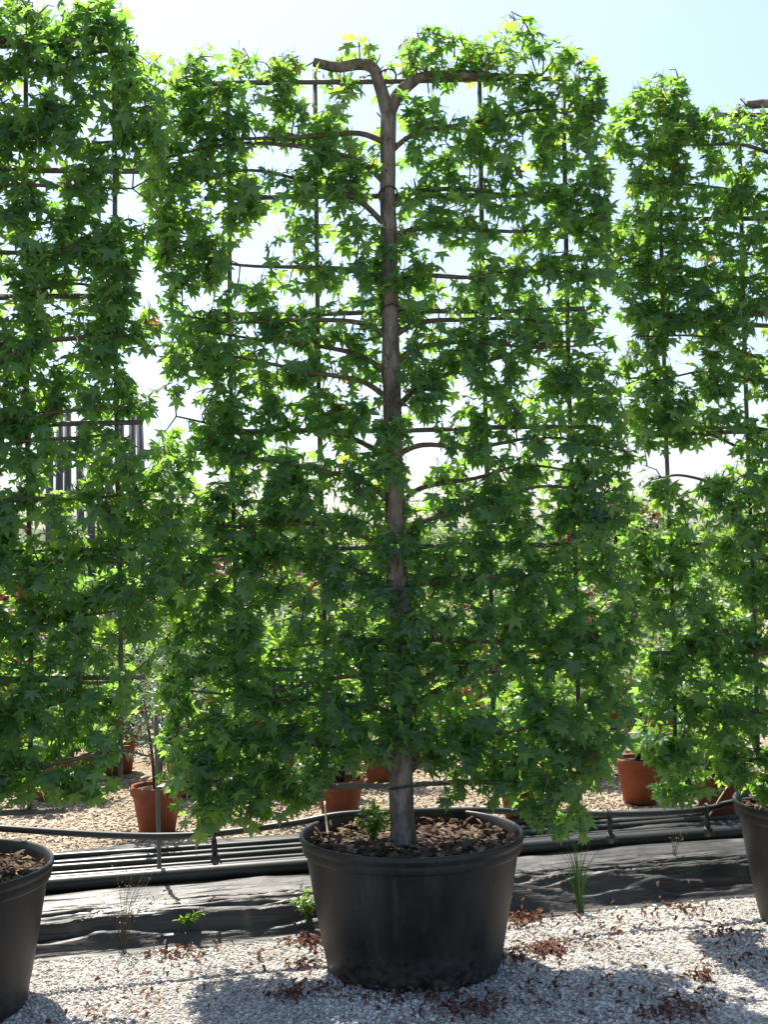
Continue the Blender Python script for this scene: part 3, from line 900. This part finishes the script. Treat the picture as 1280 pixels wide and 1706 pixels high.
first = [((262, 1387), 'silver', .98, 'fine leaved silvery shrub in a terracotta pot right behind the slim grey stake'),
         ((1068, 1336), 'pale', 1.0, 'pale variegated shrub in a terracotta pot, between two tan gravel patches'),
         ((567, 1372), 'green', .95, None), ((872, 1376), 'green', .9, None), ((1200, 1372), 'green', .95, None), ((985, 1296), 'green', .9, None),
         ((1176, 1238), 'green', .9, None)]
for (x, y), kd, sc, lb in first:
    P = on_ground(x, y, BACK_Z)
    put_shrub(P, kd, sc, label=lb)
used = [on_ground(x, y, BACK_Z) for (x, y), *_ in first]
for ri, v in enumerate((3.3, 4.1, 5.0, 5.9, 6.9, 8.0, 9.2, 10.5)):
    n = 8 + ri
    for k in range(n):
        u = -2.1 - ri * .42 + k * (4.9 + ri * .95) / (n - 1) + random.uniform(-.12, .12)
        P = row(u, v + random.uniform(-.1, .1), BACK_Z - .004)
        if any((P - q).length < .42 for q in used): continue
        if ri < 5 and abs(u + 2.0 + .18 * ri) < .25: continue
        used.append(P)
        kd = random.choices(['green', 'silver', 'pale', 'red'], [6, 2, 1.6, 1.4])[0]
        put_shrub(P, kd, random.uniform(.9, 1.25) * (1 + ri * .05), rowname=ROWS[ri])

# ------------------------------------------------------------------ trees beyond, poles, shed, hills
def far_tree_proto(mat, seed, h, w, n):
    e = empty('nursery_tree', Matrix.Identity(4))
    r = random.Random(seed)
    m = MB()
    m.tube([(0, 0, -.05), (.03, .01, h * .3), (.0, .03, h * .6), (.02, 0, h * .92)], [.05, .042, .03, .01], 9)
    for k in range(7):
        a = r.uniform(0, 6.28); z = h * r.uniform(.3, .7)
        m.tube([(0.01, .01, z), (w * .3 * cos(a), w * .3 * sin(a), z + h * .1), (w * .55 * cos(a), w * .55 * sin(a), z + h * .2)], [.02, .013, .005], 6)
    obj('trunk', m.mesh('trunk', M_STEM), e)
    g2 = np.random.default_rng(seed)
    k = 34
    z = g2.uniform(.28, .97, k)
    rr = w * .5 * np.sqrt(np.clip(1 - ((z - .55) / .5) ** 2, .05, 1)) * g2.uniform(.3, 1, k)
    a = g2.uniform(0, 2 * pi, k)
    cc = np.stack([rr * np.cos(a), rr * np.sin(a), z * h], 1)
    q = g2.integers(0, k, n)
    P = cc[q] + g2.normal(0, 1, (n, 3)) * (w * .10, w * .10, h * .055)
    e_, d, nn = frames(n, 25, 35)
    obj('crown', bake_leaves('crown', mat, P, e_, d, nn, g2.uniform(.07, .13, n), g2.uniform(0, 1, n), [BROAD[0]], BROAD[1]), e)
    return e
protos = [(far_tree_proto(M_TREELEAF, 3, 2.3, 1.7, 2600), 'rounded green nursery tree standing beyond the potted shrubs', 'green nursery trees beyond'),
          (far_tree_proto(M_GREEN, 4, 2.1, 1.5, 2400), 'bright green nursery tree standing beyond the potted shrubs', 'bright nursery trees beyond'),
          (far_tree_proto(M_RED, 5, 2.2, 1.5, 2400), 'dark red leaved nursery tree standing beyond the potted shrubs', 'red nursery trees beyond'),
          (far_tree_proto(M_SILVER, 6, 2.0, 1.4, 2600), 'silvery grey nursery tree standing beyond the potted shrubs', 'silvery nursery trees beyond')]
once = set()
def put_tree(k, x, dist, sc):
    pr, lb, gr = protos[k]
    e = pr if k not in once else copy_tree(pr)
    once.add(k)
    d = ray(x, 930); d.z = 0; d.normalize()
    P = EYE + d * dist; P.z = BACK_Z
    e.matrix_basis = Matrix.Translation(P) @ Matrix.Rotation(random.uniform(0, 6.28), 4, 'Z') @ Matrix.Scale(sc, 4)
    tag(e, lb, 'tree', gr)
put_tree(2, 1028, 15.5, 1.0); put_tree(2, 560, 18, .78)
seq = [0, 1, 0, 3, 0, 1, 0, 0, 1, 3]
for i in range(30):
    x = -160 + i * 55 + random.uniform(-18, 18)
    put_tree(seq[i % 10], x, 16.5 + (i * 7 % 5) * 2.2 + random.uniform(-.5, .5), random.uniform(.76, .95) * (1.08 if x < 420 else 1))

for i in range(10):
    x = 82 + i * 17.2 + random.uniform(-3, 3)
    d = ray(x, 930); d.z = 0; d.normalize()
    P = EYE + d * (13.2 + .12 * (i % 3)); P.z = BACK_Z - .05
    m = MB(); h = 3.15 + random.uniform(-.3, .25)
    m.tube([(0, 0, 0), (random.uniform(-.02, .02), 0, h * .5), (random.uniform(-.03, .03), 0, h)], [.046, .043, .038], 10)
    tag(obj('pole', m.mesh('pole', M_POLE), None, Matrix.Translation(P)), 'tall grey pole in a close row behind the trained tree', 'pole', 'tall grey poles in a close row')

# low shed with a slate roof
d = ray(512, 930); d.z = 0; d.normalize()
P = EYE + d * 30; P.z = BACK_Z
e = empty('shed', Matrix.Translation(P) @ Matrix.Rotation(radians(8), 4, 'Z'))
m = MB(); m.box((0, 0, 1.05), (1.6, 1.5, 1.05))
obj('wall', m.mesh('wall', M_WALL, False), e)
m = MB()
for s in (-1, 1):
    m.add([(0, -1.8, 2.66), (0, 1.8, 2.66), (s * 1.95, 1.8, 2.0), (s * 1.95, -1.8, 2.0), (0, -1.8, 2.58), (0, 1.8, 2.58), (s * 1.95, 1.8, 1.92), (s * 1.95, -1.8, 1.92)],
          [(0, 1, 2, 3), (7, 6, 5, 4), (0, 3, 7, 4), (1, 5, 6, 2), (3, 2, 6, 7)])
m.add([(-1.6, -1.49, 2.09), (1.6, -1.49, 2.09), (0, -1.49, 2.6), (-1.6, 1.49, 2.09), (1.6, 1.49, 2.09), (0, 1.49, 2.6)], [(0, 1, 2), (5, 4, 3)])
obj('roof', m.mesh('roof', M_ROOF, False), e)
m = MB(); m.box((.5, -1.52, .95), (.42, .03, .95))
dr = obj('door', m.mesh('door', M_DOOR, False), e)
m = MB(); m.box((.2, -1.565, .95), (.02, .02, .08))
obj('handle', m.mesh('handle', M_PIPE, False), dr)
tag(e, 'low brown shed with a dark slate roof far behind the trees', 'shed')

# hills
v_, f_ = [], []
N_, Mh = 90, 8
for j in range(Mh):
    for i in range(N_):
        a = radians(-60 + 120 * i / (N_ - 1))
        t = j / (Mh - 1)
        D_ = 1500 + 900 * t
        h = sin(pi * min(1, t * 1.0) * .5) * (58 + 30 * noise.noise(Vector((a * 5, 3, 0))) + 12 * noise.noise(Vector((a * 18, 5, 0)))) + 4 * noise.noise(Vector((a * 60, t * 6, 0)))
        v_.append((D_ * sin(a), D_ * cos(a), h - 3 if j else -6))
for j in range(Mh - 1):
    for i in range(N_ - 1):
        f_.append((j * N_ + i, j * N_ + i + 1, (j + 1) * N_ + i + 1, (j + 1) * N_ + i))
tag(obj('hills', mesh('hills', v_, f_, M_HILL)), kind='structure', label='low wooded hills along the horizon')

# ------------------------------------------------------------------ litter and weeds
def litter(spots):
    P, S, Tn = [], [], []
    for (x, y, n, w) in spots:
        c = ROWI @ on_ground(x, y)
        a = rng.standard_t(2.0, (n, 2)) * w * (1.05, .7)
        for q in a:
            u, v = c.x + q[0], c.y + q[1]
            if (u ** 2 + v ** 2) < .35 ** 2 or v > .75 or (u - POTS[0][0]) ** 2 + v * v < .35 ** 2 or (u - POTS[2][0]) ** 2 + v * v < .35 ** 2: continue
            P.append((u, v, max(ground_z(u, v), sheet_z(u, v) if v > edge_v(u) else 0) + rng.uniform(.010, .03)))
    P = np.array(P); n = len(P)
    e, d, nn = frames(n, 0, 35)
    L = BROAD[0].copy(); L[:, 2] += .5 * L[:, 0] ** 2 * 4 - .25 * L[:, 1] ** 2
    o = obj('leaf_litter', bake_leaves('leaf_litter', M_DRY, P, e, d, nn, rng.uniform(.012, .034, n), rng.uniform(0, 1, n), [L], BROAD[1]), None, ROWM)
    tag(o, 'dry reddish brown leaf litter scattered over the gravel', 'leaf litter', kind='stuff')
litter([(512, 1572, 110, .03), (506, 1612, 50, .025), (488, 1662, 80, .03), (880, 1532, 110, .035), (866, 1545, 40, .03), (920, 1585, 120, .035), (905, 1592, 60, .05), (1172, 1632, 50, .02),
        (800, 1680, 120, .06), (760, 1690, 60, .05), (1120, 1690, 130, .07), (1200, 1560, 70, .05), (1150, 1520, 60, .06), (420, 1598, 14, .02), (285, 1595, 40, .03), (640, 1665, 60, .06), (720, 1662, 50, .05), (560, 1650, 30, .04),
        (1000, 1560, 60, .1), (300, 1620, 40, .12), (980, 1640, 60, .15), (1250, 1600, 60, .06), (150, 1490, 30, .03), (200, 1680, 40, .1), (330, 1585, 26, .12), (600, 1640, 40, .05), (850, 1600, 40, .04), (1060, 1530, 40, .12), (560, 1600, 50, .05)])

def weed(px, py, v, kind, n, h, spread, label, mat, z=None):
    p = on_row(px, py, v)
    base = Vector((p.x, v, p.z if z is None else z))
    e = empty('weed', ROWM @ Matrix.Translation(base))
    r = np.random.default_rng(int(px))
    m = MB(); tips = []
    for k in range(n):
        a = r.uniform(0, 2 * pi); s = r.uniform(.2, 1) * spread; hh = h * r.uniform(.45, 1)
        pp = [(r.normal(0, .008), r.normal(0, .008), -.02), (s * .35 * cos(a), s * .35 * sin(a), hh * .6), (s * cos(a), s * sin(a), hh * (1 if kind != 'arch' else .8))]
        sm = smooth_path(pp, 4)
        rad = .0035 if kind == 'blade' else .0011
        m.tube(sm, np.linspace(rad, .0006, len(sm)), 3, cap=False)
        tips += sm[3:]
    obj('stem', m.mesh('stem', mat), e)
    if kind != 'blade':
        tips = np.array(tips); q = r.integers(0, len(tips), n * (9 if kind == 'leafy' else 4))
        P = tips[q] + r.normal(0, .006, (len(q), 3))
        e_, d, nn = frames(len(q), 5, 35)
        s0 = .03 if kind == 'leafy' else .009
        obj('foliage', bake_leaves('foliage', M_GREEN if kind == 'leafy' else mat, P, e_, d, nn, r.uniform(s0 * .6, s0 * 1.2, len(q)), r.uniform(0, 1, len(q)), [BROAD[0]], BROAD[1]), e)['kind'] = 'stuff'
    return tag(e, label, 'weed')
weed(965, 1510, .44, 'blade', 34, .30, .11, 'tuft of grassy green weed growing at the edge of the black sheet', M_GRASS)
weed(205, 1566, .45, 'wiry', 30, .30, .20, 'dried wiry weed with fine pale stems before the black sheet', M_STRAW)
weed(512, 1530, .47, 'leafy', 14, .13, .06, 'small leafy green weed tucked beside the pot of the forked tree', M_GRASS)
weed(318, 1545, .50, 'leafy', 7, .07, .05, 'tiny lime green weed sprouting through the folds of the black sheet', M_GRASS)
weed(1125, 1452, .7, 'wiry', 10, .16, .10, 'sparse dry weed on the sheet near the receding end pot', M_STRAW, .13)
weed(622, 1385, .06, 'leafy', 22, .17, .09, 'leafy green weed growing in the pot at the foot of the forked tree', M_GRASS, .465)
